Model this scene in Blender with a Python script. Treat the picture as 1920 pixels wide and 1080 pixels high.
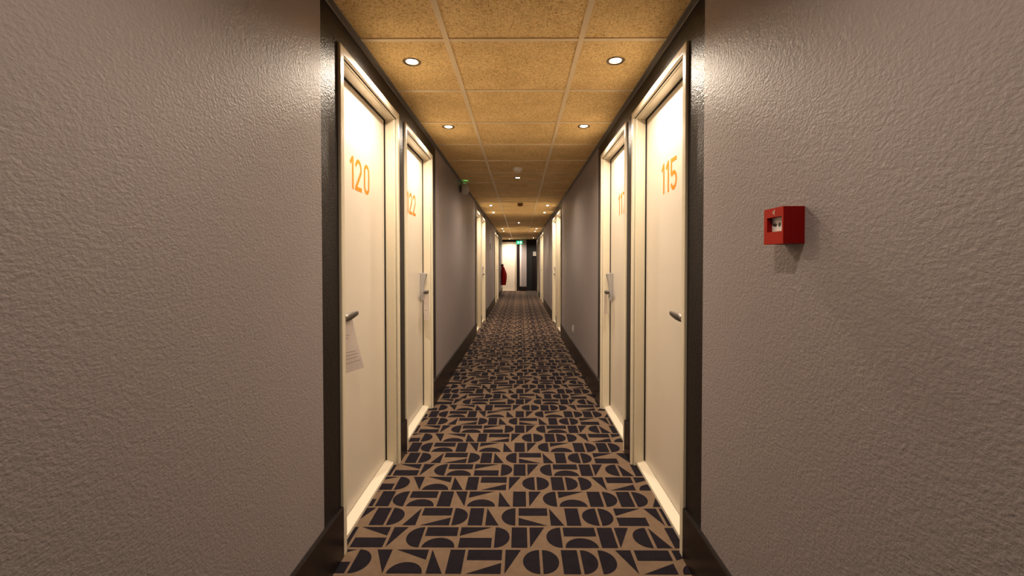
import bpy, bmesh, math, random
from mathutils import Vector, Matrix
random.seed(7)
S = bpy.context.scene
for o in list(bpy.data.objects): bpy.data.objects.remove(o)

# ---------------------------------------------------------------- camera, world, exposure
EYE = 1.195
cam_d = bpy.data.cameras.new('camera'); cam = bpy.data.objects.new('camera', cam_d)
S.collection.objects.link(cam); S.camera = cam
cam_d.sensor_fit = 'HORIZONTAL'; cam_d.sensor_width = 36.0
cam_d.lens = 853.96 / 1920 * 36.0
cam_d.shift_x = (960 - 970.33) / 1920
cam_d.shift_y = (509.07 - 540) / 1920
cam_d.clip_start = 0.02
cam.location = (0, 0, EYE)
cam.rotation_euler = (math.pi / 2 - 0.0192, 0, 0.0059)

w = bpy.data.worlds.new('world'); S.world = w; w.use_nodes = True
w.node_tree.nodes['Background'].inputs[0].default_value = (1.0, 0.85, 0.7, 1)
w.node_tree.nodes['Background'].inputs[1].default_value = 0.0
S.view_settings.view_transform = 'Standard'; S.view_settings.look = 'None'
S.view_settings.gamma = 1; S.view_settings.use_curve_mapping = False
S.view_settings.exposure = 0.0

LIGHT = (1.0, 0.835, 0.655)
P_PAIR, P_MID = 50.0, 40.0
BULB = 40.0

# ---------------------------------------------------------------- dimensions (metres; x right, y along the corridor, z up)
WL, WR = 0.7288, 0.6696
C = 2.185
YB, YE = -2.4, 19.4
PROT = 0.0125
DOOR_TOP = 2.075
LEAF = 0.064
BASE_H = 0.206
DOORS = {-1: [1.826, 2.862, 7.475, 8.520, 13.05, 14.12], 1: [1.826, 2.862, 7.420, 8.445, 12.95, 14.00, 16.58]}
DW = 0.886
PAINT = {-1: [(1.672, 3.921), (7.33, 9.64), (12.90, 15.24)], 1: [(1.672, 3.921), (7.31, 9.56), (12.80, 15.12), (16.43, YE)]}

# ---------------------------------------------------------------- materials
def mat(name, col, rough=0.5, spec=0.5, metal=0.0, emit=None, estr=0.0):
    m = bpy.data.materials.new(name); m.use_nodes = True
    b = m.node_tree.nodes['Principled BSDF']
    b.inputs['Base Color'].default_value = (*col, 1)
    b.inputs['Roughness'].default_value = rough
    b.inputs['Metallic'].default_value = metal
    b.inputs['Specular IOR Level'].default_value = spec
    if emit:
        b.inputs['Emission Color'].default_value = (*emit, 1)
        b.inputs['Emission Strength'].default_value = estr
    return m

def nodes(m): return m.node_tree.nodes, m.node_tree.links, m.node_tree.nodes['Principled BSDF']

def noise(m, scale, detail=2, rough=0.5, vscale=(1, 1, 1)):
    n, l, b = nodes(m)
    t = n.new('ShaderNodeTexCoord'); mp = n.new('ShaderNodeMapping'); mp.inputs['Scale'].default_value = vscale
    l.new(t.outputs['Object'], mp.inputs['Vector'])
    x = n.new('ShaderNodeTexNoise'); x.inputs['Scale'].default_value = scale
    x.inputs['Detail'].default_value = detail; x.inputs['Roughness'].default_value = rough
    l.new(mp.outputs['Vector'], x.inputs['Vector'])
    return x

def add_bump(m, src, strength, dist):
    n, l, b = nodes(m)
    bp = n.new('ShaderNodeBump'); bp.inputs['Strength'].default_value = strength; bp.inputs['Distance'].default_value = dist
    l.new(src, bp.inputs['Height']); l.new(bp.outputs['Normal'], b.inputs['Normal'])

def ramp(m, src, stops):
    n, l, b = nodes(m)
    r = n.new('ShaderNodeValToRGB')
    while len(r.color_ramp.elements) < len(stops): r.color_ramp.elements.new(0.5)
    for e, (p, c) in zip(r.color_ramp.elements, stops): e.position = p; e.color = (*c, 1)
    l.new(src, r.inputs['Fac']); return r

def stipple(name, col, rough, spec):
    m = mat(name, col, rough, spec); n, l, b = nodes(m)
    a = noise(m, 125, 3, 0.6, (1, 0.85, 1.15)); c2 = noise(m, 60, 2, 0.5)
    mx = n.new('ShaderNodeMath'); mx.operation = 'MULTIPLY_ADD'
    l.new(c2.outputs['Fac'], mx.inputs[0]); mx.inputs[1].default_value = 0.5; l.new(a.outputs['Fac'], mx.inputs[2])
    add_bump(m, mx.outputs[0], 0.85, 0.0029)
    return m

M = {}
M['grey'] = stipple('grey_wall_paint', (0.305, 0.264, 0.262), 0.45, 0.32)
M['dark'] = stipple('dark_wall_paint', (0.0115, 0.0078, 0.0078), 0.36, 0.26)
M['base'] = mat('dark_baseboard_paint', (0.013, 0.0080, 0.0075), 0.34, 0.3)
M['cream'] = mat('cream_frame_paint', (0.74, 0.655, 0.495), 0.28, 0.5)
M['leaf'] = mat('cream_door_laminate', (0.695, 0.618, 0.515), 0.30, 0.5)
nz = noise(M['leaf'], 60, 2, 0.5, (1, 1, 0.05)); add_bump(M['leaf'], nz.outputs['Fac'], 0.12, 0.0004)
M['sill'] = mat('threshold_board', (0.80, 0.72, 0.58), 0.45, 0.4)
M['orange'] = mat('orange_vinyl', (0.80, 0.21, 0.008), 0.6, 0.2)
M['gap'] = mat('black_seal', (0.012, 0.009, 0.007), 0.7, 0.2)
M['steel'] = mat('satin_steel', (0.22, 0.20, 0.19), 0.34, 0.5, 1.0)
M['chrome'] = mat('bright_steel', (0.75, 0.72, 0.70), 0.16, 0.5, 1.0)
M['reader'] = mat('grey_reader_plastic', (0.36, 0.34, 0.33), 0.38, 0.5)
M['reader_dark'] = mat('dark_reader_plastic', (0.03, 0.028, 0.028), 0.3, 0.5)
M['paper'] = mat('hanger_paper', (0.66, 0.575, 0.53), 0.7, 0.2)
M['ink'] = mat('grey_print', (0.42, 0.36, 0.33), 0.7, 0.2)
M['red'] = mat('shaded_red_plastic', (0.24, 0.003, 0.002), 0.5, 0.2)  # call point plastic, darkened to put shade on its sides
M['red_lit'] = mat('lit_red_plastic', (0.42, 0.014, 0.002), 0.5, 0.15)  # same plastic, brighter colour standing in for light on the front
M['white'] = mat('white_plastic', (0.88, 0.86, 0.82), 0.4, 0.5)
M['housing'] = mat('grey_white_housing', (0.62, 0.58, 0.54), 0.45, 0.4)
M['black'] = mat('black_plastic', (0.012, 0.012, 0.012), 0.4, 0.5)
M['bulb'] = mat('lamp_glass', (1, 1, 1), 0.3, 0.5, 0, (1.0, 0.86, 0.68), BULB)
M['grid'] = mat('cream_grid_metal', (0.84, 0.68, 0.44), 0.42, 0.4)
M['angle'] = mat('grey_edge_trim', (0.21, 0.185, 0.165), 0.45, 0.5)
M['socket'] = mat('socket_plastic', (0.62, 0.60, 0.58), 0.35, 0.5)
M['plaque'] = mat('grey_plaque', (0.17, 0.155, 0.16), 0.35, 0.5)
M['brown'] = mat('brown_detector', (0.30, 0.16, 0.06), 0.5, 0.4)
M['coat'] = mat('red_cloth', (0.30, 0.008, 0.007), 0.85, 0.1)
nz = noise(M['coat'], 14, 3); add_bump(M['coat'], nz.outputs['Fac'], 0.6, 0.01)
M['coat_dark'] = mat('dark_cloth', (0.03, 0.014, 0.012), 0.9, 0.1)
M['mat'] = mat('dark_patch_pile', (0.045, 0.037, 0.030), 0.95, 0.1)
M['green'] = mat('green_exit_panel', (0.0, 0.12, 0.05), 0.4, 0.4, 0, (0.02, 0.55, 0.26), 0.55)
M['greenw'] = mat('exit_pictogram', (0.6, 1, 0.8), 0.4, 0.4, 0, (0.55, 1.0, 0.72), 1.3)
M['led'] = mat('green_led', (0.1, 0.8, 0.3), 0.4, 0.4, 0, (0.1, 1.0, 0.35), 1.5)
M['sign'] = mat('beige_sign', (0.62, 0.58, 0.50), 0.5, 0.4)
M['blackpaint'] = mat('black_door_paint', (0.010, 0.010, 0.010), 0.5, 0.4)

def carpet(name, c0, c1):
    m = mat(name, c0, 0.95, 0.08); n, l, b = nodes(m)
    x = noise(m, 900, 2, 0.6); y = noise(m, 22, 4, 0.6)
    mx = n.new('ShaderNodeMath'); mx.operation = 'MULTIPLY_ADD'
    l.new(y.outputs['Fac'], mx.inputs[0]); mx.inputs[1].default_value = 0.5
    h = n.new('ShaderNodeMath'); h.operation = 'MULTIPLY'; l.new(x.outputs['Fac'], h.inputs[0]); h.inputs[1].default_value = 0.5
    l.new(h.outputs[0], mx.inputs[2])
    r = ramp(m, mx.outputs[0], [(0.3, c0), (0.7, c1)]); l.new(r.outputs['Color'], b.inputs['Base Color'])
    add_bump(m, x.outputs['Fac'], 0.7, 0.002)
    return m
M['tan'] = carpet('tan_carpet', (0.160, 0.106, 0.072), (0.235, 0.160, 0.108))
M['navy'] = carpet('navy_carpet', (0.010, 0.0085, 0.013), (0.021, 0.016, 0.022))

def tile_mat():
    m = mat('wood_wool_tile', (0.5, 0.35, 0.18), 0.85, 0.15); n, l, b = nodes(m)
    a = noise(m, 150, 4, 0.7, (1.5, 0.55, 1)); c = noise(m, 85, 4, 0.75, (0.6, 1.7, 1)); d = noise(m, 5, 3, 0.5)
    r1 = ramp(m, a.outputs['Fac'], [(0.34, (0.42, 0.225, 0.07)), (0.45, (0.90, 0.64, 0.29)), (0.64, (1.0, 0.80, 0.42))])
    r2 = ramp(m, c.outputs['Fac'], [(0.34, (0.58, 0.45, 0.34)), (0.46, (0.95, 0.95, 0.95)), (0.7, (1.10, 1.10, 1.10))])
    r3 = ramp(m, d.outputs['Fac'], [(0.3, (0.88, 0.86, 0.82)), (0.7, (1.05, 1.05, 1.05))])
    mx = n.new('ShaderNodeMix'); mx.data_type = 'RGBA'; mx.blend_type = 'MULTIPLY'; mx.inputs[0].default_value = 1
    l.new(r1.outputs['Color'], mx.inputs[6]); l.new(r2.outputs['Color'], mx.inputs[7])
    m2 = n.new('ShaderNodeMix'); m2.data_type = 'RGBA'; m2.blend_type = 'MULTIPLY'; m2.inputs[0].default_value = 1
    l.new(mx.outputs[2], m2.inputs[6]); l.new(r3.outputs['Color'], m2.inputs[7]); l.new(m2.outputs[2], b.inputs['Base Color'])
    add_bump(m, a.outputs['Fac'], 0.7, 0.003)
    return m
M['tile'] = tile_mat()

# ---------------------------------------------------------------- mesh helpers
class MB:
    def __init__(s): s.v = []; s.f = []; s.m = []
    def poly(s, pts, mi=0):
        b = len(s.v); s.v += [tuple(p) for p in pts]; s.f.append(tuple(range(b, b + len(pts)))); s.m.append(mi)
    def box(s, a, b, mi=0):
        x0, x1 = sorted((a[0], b[0])); y0, y1 = sorted((a[1], b[1])); z0, z1 = sorted((a[2], b[2]))
        k = len(s.v)
        s.v += [(x0, y0, z0), (x1, y0, z0), (x1, y1, z0), (x0, y1, z0), (x0, y0, z1), (x1, y0, z1), (x1, y1, z1), (x0, y1, z1)]
        for q in ((0, 3, 2, 1), (4, 5, 6, 7), (0, 1, 5, 4), (1, 2, 6, 5), (2, 3, 7, 6), (3, 0, 4, 7)):
            s.f.append(tuple(k + i for i in q)); s.m.append(mi)
    def loft(s, rings, mi=0, cap=True, closed=True):
        k = len(s.v); n = len(rings[0])
        for r in rings: s.v += [tuple(p) for p in r]
        for i in range(len(rings) - 1):
            for j in range(n if closed else n - 1):
                a = k + i * n + j; b = k + i * n + (j + 1) % n
                s.f.append((a, b, b + n, a + n)); s.m.append(mi)
        if cap:
            s.f.append(tuple(k + j for j in reversed(range(n)))); s.m.append(mi)
            s.f.append(tuple(k + (len(rings) - 1) * n + j for j in range(n))); s.m.append(mi)
    def lathe(s, origin, axis, prof, n=32, mi=0, cap=True):
        ax = Vector(axis).normalized(); up = Vector((0, 0, 1)) if abs(ax.z) < 0.9 else Vector((0, 1, 0))
        u = ax.cross(up).normalized(); v = ax.cross(u)
        o = Vector(origin)
        s.loft([[o + ax * h + (u * math.cos(t) + v * math.sin(t)) * r for t in [2 * math.pi * i / n for i in range(n)]] for r, h in prof], mi, cap)
    def build(s, name, mats, parent=None, origin=(0, 0, 0), bevel=0, seg=2, smooth=False, fix=True):
        O = Vector(origin)
        me = bpy.data.meshes.new(name)
        me.from_pydata([tuple(Vector(p) - O) for p in s.v], [], s.f)
        if not isinstance(mats, (list, tuple)): mats = [mats]
        for m in mats: me.materials.append(m)
        for p, mi in zip(me.polygons, s.m): p.material_index = mi
        if fix:
            bm = bmesh.new(); bm.from_mesh(me); bmesh.ops.remove_doubles(bm, verts=bm.verts, dist=1e-6)
            bmesh.ops.recalc_face_normals(bm, faces=bm.faces); bm.to_mesh(me); bm.free()
        if smooth:
            for p in me.polygons: p.use_smooth = True
        o = bpy.data.objects.new(name, me); S.collection.objects.link(o)
        if parent: o.parent = parent
        else: o.location = O
        if bevel:
            b = o.modifiers.new('bevel', 'BEVEL'); b.width = bevel; b.segments = seg; b.limit_method = 'ANGLE'; b.angle_limit = 0.6
        if smooth:
            try: me.set_sharp_from_angle(angle=0.7)
            except Exception: pass
        return o

def tag(o, label=None, cat=None, group=None, kind=None):
    if label: o['label'] = label
    if cat: o['category'] = cat
    if group: o['group'] = group
    if kind: o['kind'] = kind
    return o
def empty(name, loc):
    o = bpy.data.objects.new(name, None); S.collection.objects.link(o); o.location = loc; o.empty_display_size = 0.1
    return o
SIDE = {-1: WL, 1: WR}
def P(s, wv, y, z): return (s * (SIDE[s] + wv), y, z)      # wv > 0 goes into the wall, < 0 into the corridor

# ---------------------------------------------------------------- walls
def wall(s):
    mb = MB(); th = 0.14
    y_end = YE + 0.1 if s > 0 else 18.55
    cuts = {YB, y_end}
    ops = [(y + 0.043, y + DW - 0.043) for y in DOORS[s]]
    for a, b in PAINT[s] + ops: cuts |= {a, b}
    cuts = sorted(c for c in cuts if c <= y_end)
    for a, b in zip(cuts, cuts[1:]):
        m = (a + b) / 2
        mi = 1 if any(p <= m <= q for p, q in PAINT[s]) else 0
        z0 = DOOR_TOP - 0.043 if any(p <= m <= q for p, q in ops) else 0
        mb.box(P(s, 0, a, z0), P(s, th, b, C + 0.012), mi)
    nm = 'wall_left' if s < 0 else 'wall_right'
    o = mb.build(nm, [M['grey'], M['dark']], fix=False)
    return tag(o, f"grey stippled corridor wall on the {'left' if s < 0 else 'right'} with dark painted bands around its doors", 'wall', kind='structure')
wall(-1); wall(1)

mb = MB()
mb.box((-1.7, YE, 0), (-1.03 + 0.043, YE + 0.12, C + 0.012), 0)
mb.box((-1.03 + 0.043, YE, DOOR_TOP - 0.043), (-0.16 - 0.043, YE + 0.12, C + 0.012), 0)
mb.box((-0.16 - 0.043, YE, 0), (0.27, YE + 0.12, C + 0.012), 0)
mb.box((0.27, YE, 2.06), (0.50, YE + 0.12, C + 0.012), 0)
mb.box((0.50, YE, 0), (WR + 0.2, YE + 0.12, C + 0.012), 0)
tag(mb.build('wall_back', M['dark'], fix=False), 'dark painted wall closing the far end of the corridor', 'wall', kind='structure')
mb = MB(); mb.box((-1.5, YB - 0.1, 0), (1.5, YB, C + 0.012))
tag(mb.build('wall_front', M['grey']), 'grey wall behind the camera', 'wall', kind='structure')
mb = MB(); mb.box((-1.80, 18.41, 0), (-1.70, YE + 0.12, C + 0.012)); mb.box((-1.70, 18.41, 0), (-WL - 0.14, 18.55, C + 0.012))
tag(mb.build('wall_side', M['grey']), 'grey wall of the small side recess at the far left', 'wall', kind='structure')

# grey column against the end wall, with a splayed left edge
mb = MB()
pl = [(-0.02, YE), (0.055, YE - 0.16), (0.268, YE - 0.16), (0.268, YE)]
mb.loft([[(x, y, 0.0) for x, y in pl], [(x, y, C) for x, y in pl]])
tag(mb.build('wall_projection', M['grey']), 'narrow grey wall projection between the end door and the dark doorway', 'wall', kind='structure')

mb = MB()  # added strip: its pale colour stands in for light on the splayed edge
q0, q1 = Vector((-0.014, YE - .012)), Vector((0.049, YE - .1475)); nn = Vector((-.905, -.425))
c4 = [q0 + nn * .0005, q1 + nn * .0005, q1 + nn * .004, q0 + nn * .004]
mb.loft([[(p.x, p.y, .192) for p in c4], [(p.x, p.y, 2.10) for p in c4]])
tag(mb.build('lit_edge_strip', mat('lit_edge_tone', (0.72, 0.64, 0.62), 0.4, 0.4)), 'added pale strip imitating light on the splayed left edge of the grey projection', 'trim', kind='structure')

# ---------------------------------------------------------------- floor with the carpet pattern
def carpet_rows():
    # every shape in metres: kind, x0, x1 ; rows go A, B, C, D away from the camera and repeat
    A = [('TLm', -0.811, -0.683), ('barB', -0.823, -0.683), ('R', -.671, -.604), ('tTLTRBR', -.598, -.534), ('TRm', -.517, -.381), ('dome', -.521, -.381),
         ('tTLBLBR', -.366, -.302), ('blk', -.290, -.2275), ('barT', -.215, -.0725), ('BRm', -.210, -.0735), ('tTLTRBL', -.0588, .006),
         ('L', .0137, .0815), ('R', .0935, .1603), ('blk', .173, .240), ('R', .2527, .3175), ('R', .3265, .3925),
         ('tTLTRBR', .401, .465), ('barT', .479, .6225), ('BRm', .4815, .6175), ('TLm', .637, .776), ('dome', .637, .776)]
    B = [('blk', -.801, -.735), ('TRm', -.7195, -.587), ('barB', -.7225, -.584), ('tTLTRBL', -.571, -.5065), ('L', -.4984, -.4300),
         ('barT', -.4186, -.2772), ('dome', -.4180, -.2774), ('TLm', -.2650, -.126), ('barB', -.2620, -.1215), ('R', -.109, -.0436),
         ('blk', -.0355, .0335), ('tTLTRBL', .0448, .1118), ('L', .1177, .1840), ('barT', .196, .3385), ('dome', .195, .3375),
         ('blk', .350, .418), ('tTLTRBL', .429, .493), ('L', .4987, .569), ('tTLBLBR', .583, .648), ('blk', .658, .725), ('tTLTRBR', .735, .80)]
    Cc = [('tTLTRBL', -.776, -.7066), ('blk', -.6965, -.629), ('R', -.6167, -.550), ('tTRBRBL', -.542, -.4805), ('barT', -.468, -.3275), ('BRm', -.460, -.3255),
          ('R', -.315, -.2467), ('blk', -.2405, -.1735), ('tTLBLBR', -.1585, -.0965), ('L', -.086, -.020), ('barT', -.005, .1334), ('BLm', -.005, .128),
          ('tTLBLBR', .1435, .2062), ('blk', .2185, .284), ('L', .2968, .369), ('R', .381, .4443), ('TLm', .459, .590), ('barB', .458, .5966),
          ('tTLTRBR', .607, .6685), ('blk', .682, .75)]
    D = [('TLm', -.873, -.733), ('barB', -.871, -.731), ('blk', -.7195, -.6525), ('L', -.648, -.5794), ('barT', -.566, -.4265), ('dome', -.565, -.4275),
         ('blk', -.413, -.3456), ('tTLTRBR', -.3375, -.2745), ('TLm', -.262, -.132), ('dome', -.262, -.1225), ('tTLBLBR', -.1065, -.0458),
         ('blk', -.034, .032), ('tTLTRBL', .0475, .1114), ('L', .1183, .187), ('TLm', .1996, .3327), ('dome', .198, .3378), ('blk', .351, .4187),
         ('R', .4316, .4970), ('blk', .5045, .573), ('R', .5852, .652), ('tTRBRBL', .6586, .723), ('tTLBLBR', .74, .80)]
    return [A, B, Cc, D]
def shape(kind, x0, x1):
    lo, hi, m0, m1 = 0.045, 0.955, 0.465, 0.545        # fractions of a row
    n = 14
    if kind == 'blk': return [(x0, lo), (x1, lo), (x1, hi), (x0, hi)]
    if kind == 'barT': return [(x0, m1), (x1, m1), (x1, hi), (x0, hi)]
    if kind == 'barB': return [(x0, lo), (x1, lo), (x1, m0), (x0, m0)]
    if kind == 'R': return [(x0 + (x1 - x0) * math.cos(t), .5 + (hi - lo) / 2 * math.sin(t)) for t in [math.pi * (i / n - .5) for i in range(n + 1)]]
    if kind == 'L': return [(x1 - (x1 - x0) * math.cos(t), .5 + (hi - lo) / 2 * math.sin(t)) for t in [math.pi * (.5 - i / n) for i in range(n + 1)]]
    if kind == 'dome':
        c, r = (x0 + x1) / 2, (x1 - x0) / 2
        return [(c + r * math.cos(t), lo + (m0 - lo) * math.sin(t)) for t in [math.pi * i / n for i in range(n + 1)]]
    if kind == 'TLm': return [(x0, hi), (x0, m1 + .01), (x1, hi)]
    if kind == 'TRm': return [(x0, hi), (x1, m1 + .01), (x1, hi)]
    if kind == 'BLm': return [(x0, lo), (x1, lo), (x0, m0 - .02)]
    if kind == 'BRm': return [(x0, lo), (x1, lo), (x1, m0 - .02)]
    q = {'TL': (x0, hi), 'TR': (x1, hi), 'BL': (x0, lo), 'BR': (x1, lo)}
    k = kind[1:]
    return [q[k[i:i + 2]] for i in (0, 2, 4)]
mb = MB()
mb.box((-1.75, YB, -0.05), (WR + 0.13, YE + 0.10, 0.0), 0)
F0, FS = 1.7184, 0.1611
rows = carpet_rows()
k0 = -int((F0 - YB) / FS); k1 = int((YE - F0) / FS)
for k in range(k0, k1):
    r = rows[k % 4]
    for kind, a, b in r:
        pts = shape(kind, a * .989 - .0025, b * .989 - .0025)
        mb.poly([(x, F0 + FS * (k + t), 0.0006) for x, t in pts], 1)
fl = mb.build('floor', [M['tan'], M['navy']], fix=False)
bm = bmesh.new(); bm.from_mesh(fl.data)
bm.normal_update()
for f in bm.faces:
    if f.material_index == 1 and f.normal.z < 0: f.normal_flip()
bm.to_mesh(fl.data); bm.free()
tag(fl, 'tan carpet floor patterned with dark navy blocks, half discs and triangles', 'carpet', kind='structure')

# ---------------------------------------------------------------- ceiling with lamp holes
ZT = C + 0.005
LAMPS = [(-0.536, 2.272, 'p'), (0.469, 2.266, 'p'), (-0.525, 3.350, 'p'), (0.464, 3.341, 'p'), (-0.028, 5.35, 'm'),
         (-0.510, 7.92, 'p'), (0.473, 7.92, 'p'), (-0.530, 9.02, 'p'), (0.480, 9.02, 'p'), (-0.033, 11.35, 'm'),
         (-0.52, 13.30, 'p'), (0.47, 13.30, 'p'), (-0.52, 14.36, 'p'), (0.47, 14.36, 'p'), (0.52, 18.2, 'e'), (-0.44, 18.93, 'e'),
         (-0.030, 0.60, 'n'), (-0.030, -1.2, 'b')]
RH = 0.037
gx = [-1.75, -1.529, -0.929, -0.329, 0.271, WR + 0.10]
gy = [YB]
y = 2.046 - 0.6 * 7
while y < YE:
    if y > YB + .01: gy.append(y)
    y += 0.6
gy.append(YE + 0.05)
mb = MB()
def tile(x0, x1, y0, y1):
    L = [(a, b) for a, b, _ in LAMPS if x0 <= a < x1 and y0 <= b < y1]
    if not L: mb.poly([(x0, y0, ZT), (x0, y1, ZT), (x1, y1, ZT), (x1, y0, ZT)]); return
    a, b = L[0]
    assert min(a - x0, x1 - a, b - y0, y1 - b) > RH + .002, (a, b, x0, x1, y0, y1)
    ang = [2 * math.pi * i / 32 for i in range(32)] + [math.atan2(py - b, px - a) % (2 * math.pi) for px in (x0, x1) for py in (y0, y1)]
    ang = sorted(ang)
    def edge(t):
        c, s = math.cos(t), math.sin(t); k = 1e9
        if c > 1e-9: k = min(k, (x1 - a) / c)
        if c < -1e-9: k = min(k, (x0 - a) / c)
        if s > 1e-9: k = min(k, (y1 - b) / s)
        if s < -1e-9: k = min(k, (y0 - b) / s)
        return (a + c * k, b + s * k, ZT)
    for t0, t1 in zip(ang, ang[1:] + [ang[0] + 2 * math.pi]):
        if t1 - t0 < 1e-6: continue
        mb.poly([(a + RH * math.cos(t1), b + RH * math.sin(t1), ZT), edge(t1), edge(t0), (a + RH * math.cos(t0), b + RH * math.sin(t0), ZT)])
for xa, xb in zip(gx, gx[1:]):
    for ya, yb in zip(gy, gy[1:]):
        if xb < -WL and yb < 18.0: continue
        tile(max(xa, -WL - .10) if yb < 18.0 else xa, xb, ya, yb)
ceil = mb.build('ceiling', M['tile'], fix=False)
tag(ceil, 'golden wood wool ceiling tiles in an exposed cream grid', 'ceiling', kind='structure')
mb = MB()
for x in (-0.329, 0.271): mb.box((x - .012, YB, C), (x + .012, YE, C + .006))
for x in (-0.929, -1.529): mb.box((x - .012, 18.42, C), (x + .012, YE, C + .006))
for yy in gy[1:-1]: mb.box((-WL if yy < 18.5 else -1.7, yy - .012, C + .0005), (WR, yy + .012, C + .006))
tag(mb.build('ceiling_grid', M['grid'], ceil, fix=False), 'cream metal grid bars between the ceiling tiles')
def angle_trim(n, s):
    mb = MB(); X = s * SIDE[s]; e = 18.55 if s < 0 else YE
    mb.box((X, YB, C - .0015), (X - s * .022, e, C + .0045)); mb.box((X, YB, C - .010), (X - s * .0015, e, C - .0015))
    tag(mb.build(n, M['angle']), f"grey metal edge strip along the {'left' if s < 0 else 'right'} side of the ceiling", 'trim', kind='structure')
angle_trim('trim_1', -1); angle_trim('trim_2', 1)
mb = MB(); mb.box((-1.7, YE - .022, C - .0015), (WR - .023, YE, C + .0045))
tag(mb.build('trim_3', M['grid']), 'cream metal edge strip along the end of the ceiling', 'trim', kind='structure')

# ---------------------------------------------------------------- baseboards
def baseboard(s):
    mb = MB(); t = .013
    y_end = YE if s > 0 else 18.55
    seg = []; c = YB
    for d in DOORS[s]: seg.append((c, d - .0005)); c = d + DW + .0005
    seg.append((c, y_end))
    for a, b in seg:
        pr = [(0, 0), (-t, 0), (-t, BASE_H - .006), (-t + .004, BASE_H), (0, BASE_H)]
        mb.loft([[P(s, wv, a, z) for wv, z in pr], [P(s, wv, b, z) for wv, z in pr]])
    nm = 'baseboard_left' if s < 0 else 'baseboard_right'
    tag(mb.build(nm, M['base']), f"tall dark brown baseboard along the {'left' if s < 0 else 'right'} wall", 'baseboard', kind='structure')
baseboard(-1); baseboard(1)
mb = MB(); mb.box((-0.155, YE - .013, 0), (-0.025, YE, .19))
pl2 = [(-0.034, YE - .001), (0.045, YE - .173), (0.278, YE - .173), (0.278, YE - .161), (0.05, YE - .161), (-0.022, YE - .001)]
mb.loft([[(x, yy, 0.0) for x, yy in pl2], [(x, yy, .19) for x, yy in pl2]])
tag(mb.build('baseboard_back', M['base']), 'tall dark baseboard at the end of the corridor', 'baseboard', kind='structure')

# ---------------------------------------------------------------- number strokes
def arc(cx, cy, rx, ry, a0, a1, n=12): return [(cx + rx * math.cos(math.radians(a0 + (a1 - a0) * i / n)), cy + ry * math.sin(math.radians(a0 + (a1 - a0) * i / n))) for i in range(n + 1)]
H = .1545; T = .0200
def digit(d):
    h = T / 2; t = H - h
    if d == '1': return .049, [[(h * .6, t - .027), (.049 - h, t + h * .7)], [(.049 - h, 0), (.049 - h, H)]]
    W_ = .092 if d == '2' else .084; r = W_ / 2 - h; c = W_ / 2
    if d == '0': return W_, [arc(c, t - r, r, r, 180, 0) + arc(c, h + r, r, r, 0, -180) + [(c - r, t - r)]]
    if d == '2': return W_, [arc(c, t - r, r, r, 172, -28, 14) + [(h + .001, h + .002)], [(0, h), (W_, h)]]
    if d == '5': return .092, [[(.088, t), (h + .003, t)], [(h + .003, H), (h + .003, .075)], [(h + .003, .078)] + arc(.046, .036 + h, .036, .037, 128, -160, 16)]
    if d == '7': return .088, [[(0, t), (.088, t)], [(.088 - h, t), (.032, 0)]]
def ribbon(pts, wd):
    L, R = [], []
    for i, p in enumerate(pts):
        a = Vector(pts[max(i - 1, 0)]); b = Vector(pts[min(i + 1, len(pts) - 1)]); d = (b - a)
        if d.length < 1e-9: continue
        d.normalize(); n = Vector((-d.y, d.x)) * wd / 2; p = Vector(p); L.append(p + n); R.append(p - n)
    return [(L[i], L[i + 1], R[i + 1], R[i]) for i in range(len(L) - 1)]
def number(s, text, start, z0, gap, plane, parent, origin, rev):
    mb = MB(); u = 0; k = 0
    for ch in text:
        wd, strokes = digit(ch)
        if ch == '0': u += .012
        for st in strokes:
            for q in ribbon(st, T):
                k += 1; dd = .0006 + .00002 * (k % 7)
                pts = []
                for p in q:
                    yy = start + (u + p.x) * (-1 if rev else 1)
                    pts.append(P(s, plane - dd, yy, z0 + p.y))
                mb.poly(pts)
        u += wd + gap
    o = mb.build('door_number', M['orange'], parent, origin, fix=False)
    o['label'] = f'orange number {text}'
    return o

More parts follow.
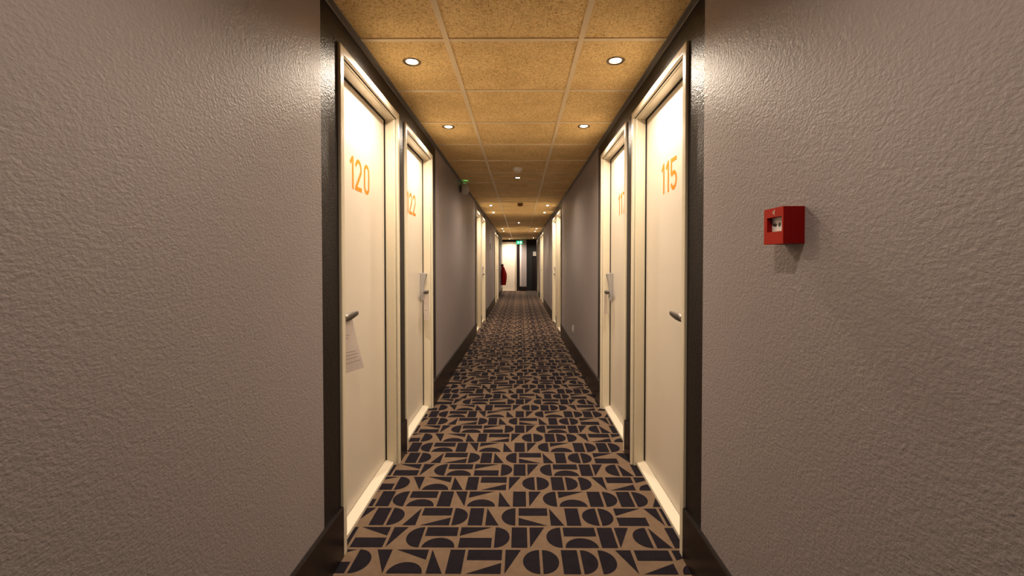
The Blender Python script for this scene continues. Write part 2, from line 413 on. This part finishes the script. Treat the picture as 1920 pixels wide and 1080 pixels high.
# ---------------------------------------------------------------- doors
def handle_and_reader(s, y_c, direc, root, O, y_r, reader=True):
    # lever: rose on the leaf, neck, tapered grip pointing along direc (+1 away from camera, -1 towards it)
    hz = .960
    mb = MB(); ax = (-s, 0, 0)
    mb.lathe(P(s, LEAF, y_c, hz), ax, [(.024, 0), (.024, .006), (.021, .009)], 28)
    mb.lathe(P(s, LEAF - .008, y_c, hz), ax, [(.010, 0), (.010, .044)], 20)
    hd = mb.build('door_handle', M['chrome'], root, O, smooth=True)
    mb = MB()
    secs = [(-.015, .011, .009, 0), (-.008, .0165, .0115, 0), (.02, .0175, .0115, 0), (.06, .0165, .0100, .0015), (.10, .0135, .0085, .004), (.130, .0105, .0065, .006), (.138, .006, .004, .007), (.140, .001, .001, .007)]
    rings = []
    for d, hh, hw, dz in secs:
        rings.append([P(s, LEAF - .050 + hw * math.cos(t), y_c + direc * d, hz + dz + hh * math.sin(t)) for t in [2 * math.pi * i / 20 for i in range(20)]])
    mb.loft(rings)
    lv = mb.build('lever', M['steel'], hd, O, smooth=True); 
    if reader:
        mb = MB()
        y0, y1 = y_r - .026, y_r + .026
        pr = [(LEAF, .897), (LEAF - .026, .897), (LEAF - .029, 1.015), (LEAF - .047, 1.088), (LEAF - .045, 1.108), (LEAF - .032, 1.114), (LEAF, 1.114)]
        mb.loft([[P(s, a, y0, z) for a, z in pr], [P(s, a, y1, z) for a, z in pr]])
        rd = mb.build('card_reader', M['reader'], root, O, bevel=.004)
        mb = MB()
        mb.loft([[P(s, a, y0 + .012, z) for a, z in [(LEAF - .0465, 1.089), (LEAF - .0488, 1.092), (LEAF - .0470, 1.106), (LEAF - .0440, 1.102)]],
                 [P(s, a, y1 - .012, z) for a, z in [(LEAF - .0465, 1.089), (LEAF - .0488, 1.092), (LEAF - .0470, 1.106), (LEAF - .0440, 1.102)]]])
        mb.box(P(s, LEAF - .0315, y0 + .02, .925), P(s, LEAF - .026, y1 - .02, .94))
        c = mb.build('card_slot', M['reader_dark'], rd, O)
    return hd

def casing(mb, P2, a, b, top):
    # profile: (inset d, depth wv)
    pr = [(0, .0), (0, -PROT + .003), (.003, -PROT), (.034, -PROT), (.037, -PROT + .003), (.038, .006), (.046, .009), (.048, LEAF + .002), (.048, .13), (.0435, .13), (.0435, 0.0)]
    rings = [[P2(wv, a + d, 0) for d, wv in pr], [P2(wv, a + d, top - d) for d, wv in pr],
             [P2(wv, b - d, top - d) for d, wv in pr], [P2(wv, b - d, 0) for d, wv in pr]]
    mb.loft(rings)

def door(n, s, y0, text, label, near, tagged=None):
    O = P(s, 0, y0 + DW / 2, 0)
    root = empty('door_%d' % n, O); tag(root, label, 'door', kind='structure')
    y1 = y0 + DW
    mb = MB(); casing(mb, lambda wv, yy, z: P(s, wv, yy, z), y0, y1, DOOR_TOP)
    mb.build('door_frame', M['cream'], root, O, bevel=.0015)
    mb = MB(); mb.box(P(s, LEAF, y0 + .0545, .036), P(s, LEAF + .040, y1 - .0545, DOOR_TOP - .0545))
    mb.build('door_leaf', M['leaf'], root, O, bevel=.0015)
    mb = MB(); pr = [(.018, 0), (.018, .017), (.021, .019), (LEAF, .031), (.125, .031), (.125, 0)]
    mb.loft([[P(s, wv, y0 + .0485, z) for wv, z in pr], [P(s, wv, y1 - .0485, z) for wv, z in pr]])
    mb.build('threshold', M['sill'], root, O, bevel=.0008)['label'] = 'pale threshold strip'
    mb = MB(); q0, q1, qz = y0 + .0485, y1 - .0485, DOOR_TOP - .0485; e0, e1 = LEAF - .006, LEAF + .050
    mb.box(P(s, e0, q0 - .001, .0320), P(s, e1, q0 + .0055, qz)); mb.box(P(s, e0, q1 - .0055, .0320), P(s, e1, q1 + .001, qz))
    mb.box(P(s, e0, q0 + .0055, qz - .0055), P(s, e1, q1 - .0055, qz + .001)); mb.box(P(s, LEAF + .003, q0 + .0055, .0315), P(s, e1, q1 - .0055, .0355))
    mb.build('seal', M['gap'], root, O)['label'] = 'black rubber seal around the leaf'
    if text:
        if s < 0: st = y0 + (.296 if text != '122' else .322)
        else: st = y0 + .552
        number(s, text, st, 1.5455, (.019 if s < 0 else .022), LEAF, root, O, s > 0)
    yc = y0 + .112 if near else y1 - .112
    handle_and_reader(s, yc, 1 if near else -1, root, O, y0 + .088 if near else y1 - .128)
    return root
door(1, -1, DOORS[-1][0], '120', 'nearest door on the left, cream with orange number 120', True)
door(2, -1, DOORS[-1][1], '122', 'second door on the left, cream, just past door 120', False)
door(3, 1, DOORS[1][0], '115', 'nearest door on the right, cream with orange number 115', True)
door(4, 1, DOORS[1][1], '117', 'second door on the right, cream, just past door 115', False)
ORD = {2: 'third', 3: 'fourth', 4: 'fifth', 5: 'sixth', 6: 'seventh'}
n = 5
for i in range(2, 6):
    door(n, -1, DOORS[-1][i], None, f'{ORD[i]} cream door counted along the left wall, seen edge on', i % 2 == 0); n += 1
for i in range(2, 7):
    door(n, 1, DOORS[1][i], None, f'{ORD[i]} cream door counted along the right wall, seen edge on', i % 2 == 0); n += 1

# the white door in the end wall
a, b = -1.03, -0.158
O = ((a + b) / 2, YE, 0)
root = tag(empty('door_%d' % n, O), 'pale cream door in the end wall, brightly lit at the top', 'door', kind='structure')
mb = MB(); casing(mb, lambda wv, xx, z: (xx, YE + wv, z), a, b, DOOR_TOP); mb.build('door_frame', M['cream'], root, O, bevel=.0015)
mb = MB(); mb.box((a + .052, YE + LEAF, .026), (b - .052, YE + LEAF + .04, DOOR_TOP - .0525)); mb.build('door_leaf', M['leaf'], root, O, bevel=.0015)
mb = MB(); mb.box((a + .0485, YE + .01, 0), (b - .0485, YE + .115, .02)); mb.build('threshold', M['sill'], root, O, bevel=.003)['label'] = 'pale threshold strip'
n += 1
# black doorway beside the column
O = (.385, YE, 0)
root = tag(empty('door_%d' % n, O), 'black door beside the grey column at the end of the corridor', 'door', kind='structure')
mb = MB(); mb.box((.2705, YE + .05, .004), (.4995, YE + .09, 2.058)); mb.build('door_leaf', M['blackpaint'], root, O, bevel=.002)
mb = MB(); mb.box((.478, YE + .02, .95), (.490, YE + .05, 1.07)); mb.build('pull_handle', M['reader_dark'], root, O, bevel=.002)

# ---------------------------------------------------------------- downlights
def make_lamp_parts():
    mb = MB()
    mb.lathe((0, 0, 0), (0, 0, -1), [(.0375, -.004), (.0440, -.004), (.0450, .001), (.0425, .0040), (.0370, .0042), (.0310, .001), (.0300, -.010), (.0300, -.030)], 40, 0, cap=False)
    ring = mb.build('trim_ring', mat('dark_bronze_ring', (0.16, 0.11, 0.07), 0.38, 0.5, 1.0), smooth=True)
    mb = MB()
    mb.lathe((0, 0, 0), (0, 0, -1), [(.0295, -.029), (.0235, -.006), (.0235, -.001), (.019, .002), (.011, .0048), (.0005, .0056)], 32, 0, cap=True)
    bulb = mb.build('bulb', M['bulb'], smooth=True)
    return ring, bulb
ring0, bulb0 = make_lamp_parts(); first = True
LAB = ['nearest recessed downlight on the left, above door 120', 'nearest recessed downlight on the right, above door 115',
       'recessed downlight on the left above the second door, past door 120', 'recessed downlight on the right above the second door, past door 115',
       'recessed downlight in the middle of the ceiling just past the smoke detector',
       'left recessed downlight above the third door', 'right recessed downlight above the third door',
       'left recessed downlight above the fourth door', 'right recessed downlight above the fourth door',
       'farther recessed downlight in the middle of the ceiling, between the second and third door groups',
       'left recessed downlight above the fifth door', 'right recessed downlight above the fifth door',
       'left recessed downlight above the sixth door', 'right recessed downlight above the sixth door',
       'single recessed downlight on the right in front of the black door', 'recessed downlight right before the pale end door',
       'recessed downlight in the ceiling over the camera', 'recessed downlight in the ceiling behind the camera']
GAIN = {'p': P_PAIR, 'm': P_MID, 'n': 33.0, 'b': 8.0, 'e': 150.0}
for (x, yy, kd), lab in zip(LAMPS, LAB):
    r = empty('downlight', (x, yy, ZT)); tag(r, lab, 'light', 'recessed ceiling downlights')
    if first: a_, b_ = ring0, bulb0
    else:
        a_, b_ = ring0.copy(), bulb0.copy(); S.collection.objects.link(a_); S.collection.objects.link(b_)
    a_.parent = r; b_.parent = r; first = False
    ld = bpy.data.lights.new('lamp_light', 'SPOT'); ld.energy = GAIN[kd]; ld.color = LIGHT
    ld.spot_size = math.radians(164); ld.spot_blend = 0.9; ld.shadow_soft_size = 0.016
    lo = bpy.data.objects.new('lamp_light', ld); S.collection.objects.link(lo); lo.parent = r; lo.location = (0, 0, -.030)

# ---------------------------------------------------------------- ceiling devices
O = (-.025, 4.805, ZT)
r = tag(empty('smoke_detector', O), 'white round smoke detector on the ceiling before the middle downlight', 'smoke detector')
mb = MB(); mb.lathe(O, (0, 0, -1), [(.050, 0), (.052, .008), (.050, .016), (.046, .018)], 36); mb.build('detector_base', M['white'], r, O, smooth=True)
mb = MB(); mb.lathe(O, (0, 0, -1), [(.040, .017), (.042, .024), (.036, .036), (.022, .042), (.001, .043)], 36); mb.build('sensor_head', M['white'], r, O, smooth=True)
O = (.000, 7.64, ZT)
r = tag(empty('ceiling_sensor', O), 'small brown box sensor in the middle of the ceiling above the third doors', 'sensor')
mb = MB(); mb.box((O[0] - .045, O[1] - .035, ZT - .045), (O[0] + .045, O[1] + .035, ZT)); mb.build('sensor_housing', M['brown'], r, O, bevel=.006)
mb = MB(); mb.lathe((O[0], O[1], ZT - .045), (0, 0, -1), [(.022, 0), (.020, .008), (.001, .013)], 20); mb.build('lens', M['brown'], r, O, smooth=True)

# emergency luminaire on the left wall
s = -1; O = P(s, 0, 5.52, 2.09)
r = tag(empty('emergency_luminaire', O), 'white rounded emergency light high on the left wall past door 122, casting a green glint', 'light')
mb = MB(); mb.lathe(O, (-s, 0, 0), [(.048, 0), (.050, .010), (.040, .016), (.030, .022)], 32); mb.build('wall_bracket', M['plaque'], r, O, smooth=True)
mb = MB(); mb.lathe(O, (-s, 0, 0), [(.030, .020), (.058, .026), (.066, .040), (.067, .075), (.060, .095), (.040, .107), (.001, .110)], 36); mb.build('housing', M['housing'], r, O, smooth=True)
mb = MB(); mb.box((O[0] + .050, O[1] - .008, O[2] + .058), (O[0] + .070, O[1] + .008, O[2] + .0675)); mb.build('indicator', M['led'], r, O, bevel=.001)['label'] = 'glowing green indicator'
ld = bpy.data.lights.new('indicator_light', 'SPOT'); ld.energy = 0.06; ld.color = (0.15, 1.0, 0.35); ld.spot_size = math.radians(150); ld.spot_blend = .6; ld.shadow_soft_size = .01
lo = bpy.data.objects.new('indicator_light', ld); S.collection.objects.link(lo); lo.parent = r
lo.location = (.075, .0, .073); lo.rotation_euler = (math.pi + math.radians(-18), math.radians(-22), 0)

# exit sign hanging at the end
O = (-.035, 18.95, C)
r = tag(empty('exit_sign', O), 'small lit green exit sign hanging at the end of the corridor', 'sign')
mb = MB(); mb.box((O[0] - .13, O[1] - .015, 1.955), (O[0] + .13, O[1] + .015, 2.110)); mb.build('sign_panel', M['green'], r, O, bevel=.004)
for dx in (-.08, .08):
    mb = MB(); mb.lathe((O[0] + dx, O[1], C), (0, 0, -1), [(.004, 0), (.004, .078)], 10); mb.build('hanging_rod', M['steel'], r, O)
mb = MB(); yf = O[1] - .0165; cx, cz = O[0] - .045, 2.035
mb.poly([(cx + .012 * math.cos(t), yf, cz + .040 + .012 * math.sin(t)) for t in [2 * math.pi * i / 14 for i in range(14)]])
for q in ([(-.012, .026), (.020, .022), (.008, -.012), (-.014, -.008)], [(.018, .022), (.046, .006), (.042, -.002), (.012, .010)], [(-.010, .024), (-.040, .004), (-.035, -.003), (-.008, .012)],
          [(-.012, -.006), (.008, -.010), (.034, -.034), (.026, -.044)], [(-.014, -.004), (.000, -.012), (-.018, -.052), (-.030, -.048)]):
    mb.poly([(cx + a, yf, cz + b) for a, b in q])
cx = O[0] + .060
mb.poly([(cx - .032, yf, cz - .045), (cx - .032, yf, cz + .045), (cx + .032, yf, cz + .045), (cx + .032, yf, cz - .045)])
mb.build('pictogram', M['greenw'], r, O)['label'] = 'pale running figure and doorway'
ld = bpy.data.lights.new('sign_light', 'AREA'); ld.energy = .25; ld.color = (.2, 1, .5); ld.shape = 'RECTANGLE'; ld.size = .24; ld.size_y = .13
lo = bpy.data.objects.new('sign_light', ld); S.collection.objects.link(lo); lo.parent = r; lo.location = (0, -.02, -.15); lo.rotation_euler = (math.pi / 2, 0, 0)

# ---------------------------------------------------------------- fire alarm call point (right wall)
s = 1; ya, yb, za, zb = 1.077, 1.161, 1.2405, 1.3285; D = .0511
O = P(s, 0, (ya + yb) / 2, (za + zb) / 2)
r = tag(empty('fire_alarm_call_point', O), 'red fire alarm break-glass box on the right wall', 'fire alarm')
mb = MB(); mb.box(P(s, 0, ya, za), P(s, -D + .018, yb, zb)); mb.build('back_box', M['red'], r, O, bevel=.0006)
wa, wb, wz0, wz1 = 1.0825, 1.1475, 1.2705, 1.3060
mb = MB(); f0, f1 = -D + .0175, -D
def frame(y0, y1, z0, z1):
    mb.box(P(s, f0, y0, z0), P(s, f1 + .0012, y1, z1), 1); mb.box(P(s, f1 + .0012, y0, z0), P(s, f1, y1, z1), 0)
frame(ya, yb, za, wz0); frame(ya, yb, wz1, zb); frame(ya, wa, wz0, wz1); frame(wb, yb, wz0, wz1)
mb.build('front_cover', [M['red_lit'], M['red']], r, O, fix=False)['label'] = 'red cover with a window, its front coloured brighter as if lit'
mb = MB(); mb.box(P(s, f0, wa, wz0), P(s, f0 - .004, wb, wz1)); g = mb.build('glass_element', M['white'], r, O); g['label'] = 'white element with black arrows'
mb = MB(); e = f0 - .0045; zc = (wz0 + wz1) / 2; ym = (wa + wb) / 2
def pf(pts): mb.poly([P(s, e, y_, z_) for y_, z_ in pts])
for q in (1, -1):
    pf([(ym + q * .010, zc), (ym + q * .018, zc + .006), (ym + q * .018, zc + .0022), (ym + q * .029, zc + .0022), (ym + q * .029, zc - .0022), (ym + q * .018, zc - .0022), (ym + q * .018, zc - .006)])
pf([(ym + .0055 * math.cos(t), zc + .0055 * math.sin(t)) for t in [2 * math.pi * i / 16 for i in range(16)]])
mb.build('arrow_print', M['black'], g, O, fix=False)['label'] = 'black arrows and dot'
mb = MB(); e = -D - .0004; zc = 1.3170
pf([(ym - .004, zc + .006), (ym - .001, zc + .007), (ym + .002, zc + .002), (ym + .001, zc - .006), (ym - .002, zc - .006), (ym - .0005, zc)])
pf([(ym + .004, zc - .004), (ym + .007, zc + .001), (ym + .005, zc + .005), (ym + .003, zc + .001)])
mb.build('flame_symbol', M['sign'], r, O, fix=False)['label'] = 'small pale symbol'

# ---------------------------------------------------------------- socket, plaque, sign
s = 1; O = P(s, 0, 5.72, .367)
r = tag(empty('wall_socket', O), 'small white power socket low on the right wall past door 117', 'socket')
mb = MB(); mb.box(P(s, 0, 5.68, .327), P(s, -.010, 5.76, .407)); mb.build('cover_plate', M['socket'], r, O, bevel=.003)
mb = MB(); mb.lathe(P(s, -.0095, 5.72, .367), (-1, 0, 0), [(.020, 0), (.021, .003), (.018, .0035), (.017, .001)], 24); mb.build('socket_insert', M['white'], r, O, smooth=True)
mb = MB(); mb.box(P(-1, 0, 11.05, 1.52), P(-1, -.012, 11.33, 1.668))
tag(mb.build('wall_plaque', M['plaque'], None, P(-1, 0, 11.19, 1.594), bevel=.003), 'small grey plaque on the left wall between the fourth and fifth doors', 'sign')
O = (.610, YE, 1.58)
r = tag(empty('notice_sign', O), 'small square beige notice on the dark wall right of the black door', 'sign')
mb = MB(); mb.box((.537, YE - .008, 1.483), (.683, YE, 1.675)); mb.build('sign_board', M['plaque'], r, O, bevel=.002)
mb = MB()
for i in range(2):
    for j in range(2): mb.box((.543 + .069 * i, YE - .0095, 1.490 + .092 * j), (.608 + .069 * i, YE - .007, 1.577 + .092 * j))
mb.build('notice_print', M['sign'], r, O)['label'] = 'four pale beige panels'
mb = MB(); mb.box((.20, 16.92, .001), (.640, YE - .19, .008), 0); mb.box((.20, 16.88, .001), (.640, 16.92, .009), 1)  # flat dark sheet over the carpet, with a steel front strip
tag(mb.build('dark_floor_patch', [M['mat'], M['steel']], None, (.42, 18.1, 0)), 'flat dark patch laid over the carpet in front of the black door', 'mat')

# ---------------------------------------------------------------- paper door hangers
def card(name, corners, lines, label, hook):
    eye = Vector((0, 0, EYE)); tl, tr, br, bl = [eye + (Vector(c) - eye) * 1.016 for c in corners]
    nrm = (tr - tl).cross(bl - tl).normalized()
    O = (tl + tr) / 2
    mb = MB(); N = 8
    def pt(u, v, off):
        p = tl.lerp(tr, u).lerp(bl.lerp(br, u), v)
        return p + nrm * (off + .006 * math.sin(math.pi * v) * (u - .5))
    fr = [[pt(u, j / N, .0004) for u in (0, .25, .5, .75, 1)] for j in range(N + 1)]
    bk = [[pt(u, j / N, -.0004) for u in (0, .25, .5, .75, 1)] for j in range(N + 1)]
    mb.loft([fr[j] + list(reversed(bk[j])) for j in range(N + 1)]); ns = len(mb.f)
    r = empty(name, O); tag(r, label, 'door hanger', 'paper hangers on door handles')
    for v, u0, u1 in lines:
        for off in (.0010, -.0010):
            mb.poly([pt(u0, v, off), pt(u1, v, off), pt(u1, v + .016, off), pt(u0, v + .016, off)], 1)
    mb.build('card', [M['paper'], M['ink']], r, O, fix=False)
    if hook:
        c = Vector(hook); mb = MB(); ring = []
        for i in range(21):
            t = 2 * math.pi * i / 20; ring.append(c + Vector((.017 * math.cos(t), .0, .020 * math.sin(t))))
        for p, q in zip(ring, ring[1:]):
            d = (q - p).normalized(); a = d.cross(Vector((0, 1, 0))).normalized() * .0025; b = Vector((0, .0008, 0))
            mb.loft([[p + a + b, p - a + b, p - a - b, p + a - b], [q + a + b, q - a + b, q - a - b, q + a - b]])
        mb.build('hook_loop', M['paper'], r, O)
LN = [(.30, .15, .6), (.36, .15, .5), (.62, .12, .8), (.68, .12, .86), (.74, .12, .8), (.82, .12, .9)]
card('door_hanger', [(-.768, 1.925, .958), (-.737, 1.990, .948), (-.700, 2.030, .725), (-.764, 1.945, .715)], LN,
     'pale paper hanger dangling askew from the handle of door 120', None)
card('door_hanger', [(-.745, 3.505, .952), (-.700, 3.480, .952), (-.697, 3.478, .755), (-.742, 3.500, .755)], LN[:3],
     'white paper hanger on the handle of the second left door', None)
card('door_hanger', [(.669, 3.505, .952), (.640, 3.480, .952), (.638, 3.480, .800), (.668, 3.505, .800)], LN[:2],
     'pale paper hanger on the handle of the second right door', None)

# ---------------------------------------------------------------- red coat on a hook, left wall near the end
O = P(-1, 0, 17.1, 1.15)
mb = MB(); mb.box(P(-1, 0, 17.08, 1.141), P(-1, -.006, 17.12, 1.20)); mb.box(P(-1, -.005, 17.09, 1.141), P(-1, -.075, 17.11, 1.150)); mb.box(P(-1, -.065, 17.09, 1.15), P(-1, -.075, 17.11, 1.175))
tag(mb.build('coat_hook', M['steel'], None, O, bevel=.0015), 'small steel hook holding the red coat on the left wall', 'hook')
r = tag(empty('coat', (O[0] + .1, 17.1, 1.14)), 'dark red coat hanging on the left wall near the pale end door', 'coat')
OC = (O[0] + .1, 17.1, 1.14)
prof = [(1.125, .020, .03, .035), (1.10, .032, .05, .045), (1.03, .055, .11, .065), (.92, .080, .18, .09), (.78, .105, .22, .115), (.62, .105, .22, .115), (.48, .095, .20, .105), (.36, .085, .18, .095)]
rings = []
for z, hx, hy, cx in prof:
    ring = []
    for i in range(40):
        t = 2 * math.pi * i / 40; f = 1 + .07 * math.sin(7 * t + z * 5) * min(1, (1.13 - z) * 3)
        ring.append((max(O[0] + (.008 if z < 1.08 else .012), O[0] + cx + .004 + hx * f * math.cos(t)), 17.1 + hy * f * math.sin(t), z))
    rings.append(ring)
mb = MB(); mb.loft(rings); mb.build('coat_body', M['coat'], r, OC, smooth=True)
for q in (-1, 1):
    mb = MB(); rr = []
    for z, rad, off in [(1.02, .04, .11), (.90, .048, .18), (.75, .045, .215), (.60, .040, .225), (.52, .036, .225)]:
        rr.append([(O[0] + .10 + rad * math.cos(t), 17.1 + q * off + rad * math.sin(t), z) for t in [2 * math.pi * i / 16 for i in range(16)]])
    mb.loft(rr); mb.build('sleeve', M['coat'], r, OC, smooth=True)
mb = MB(); mb.lathe((O[0] + .055, 17.1, 1.085), (0, 0, 1), [(.052, 0), (.056, .02), (.044, .045), (.030, .052)], 24); mb.build('collar', M['coat_dark'], r, OC, smooth=True)['label'] = 'dark collar'
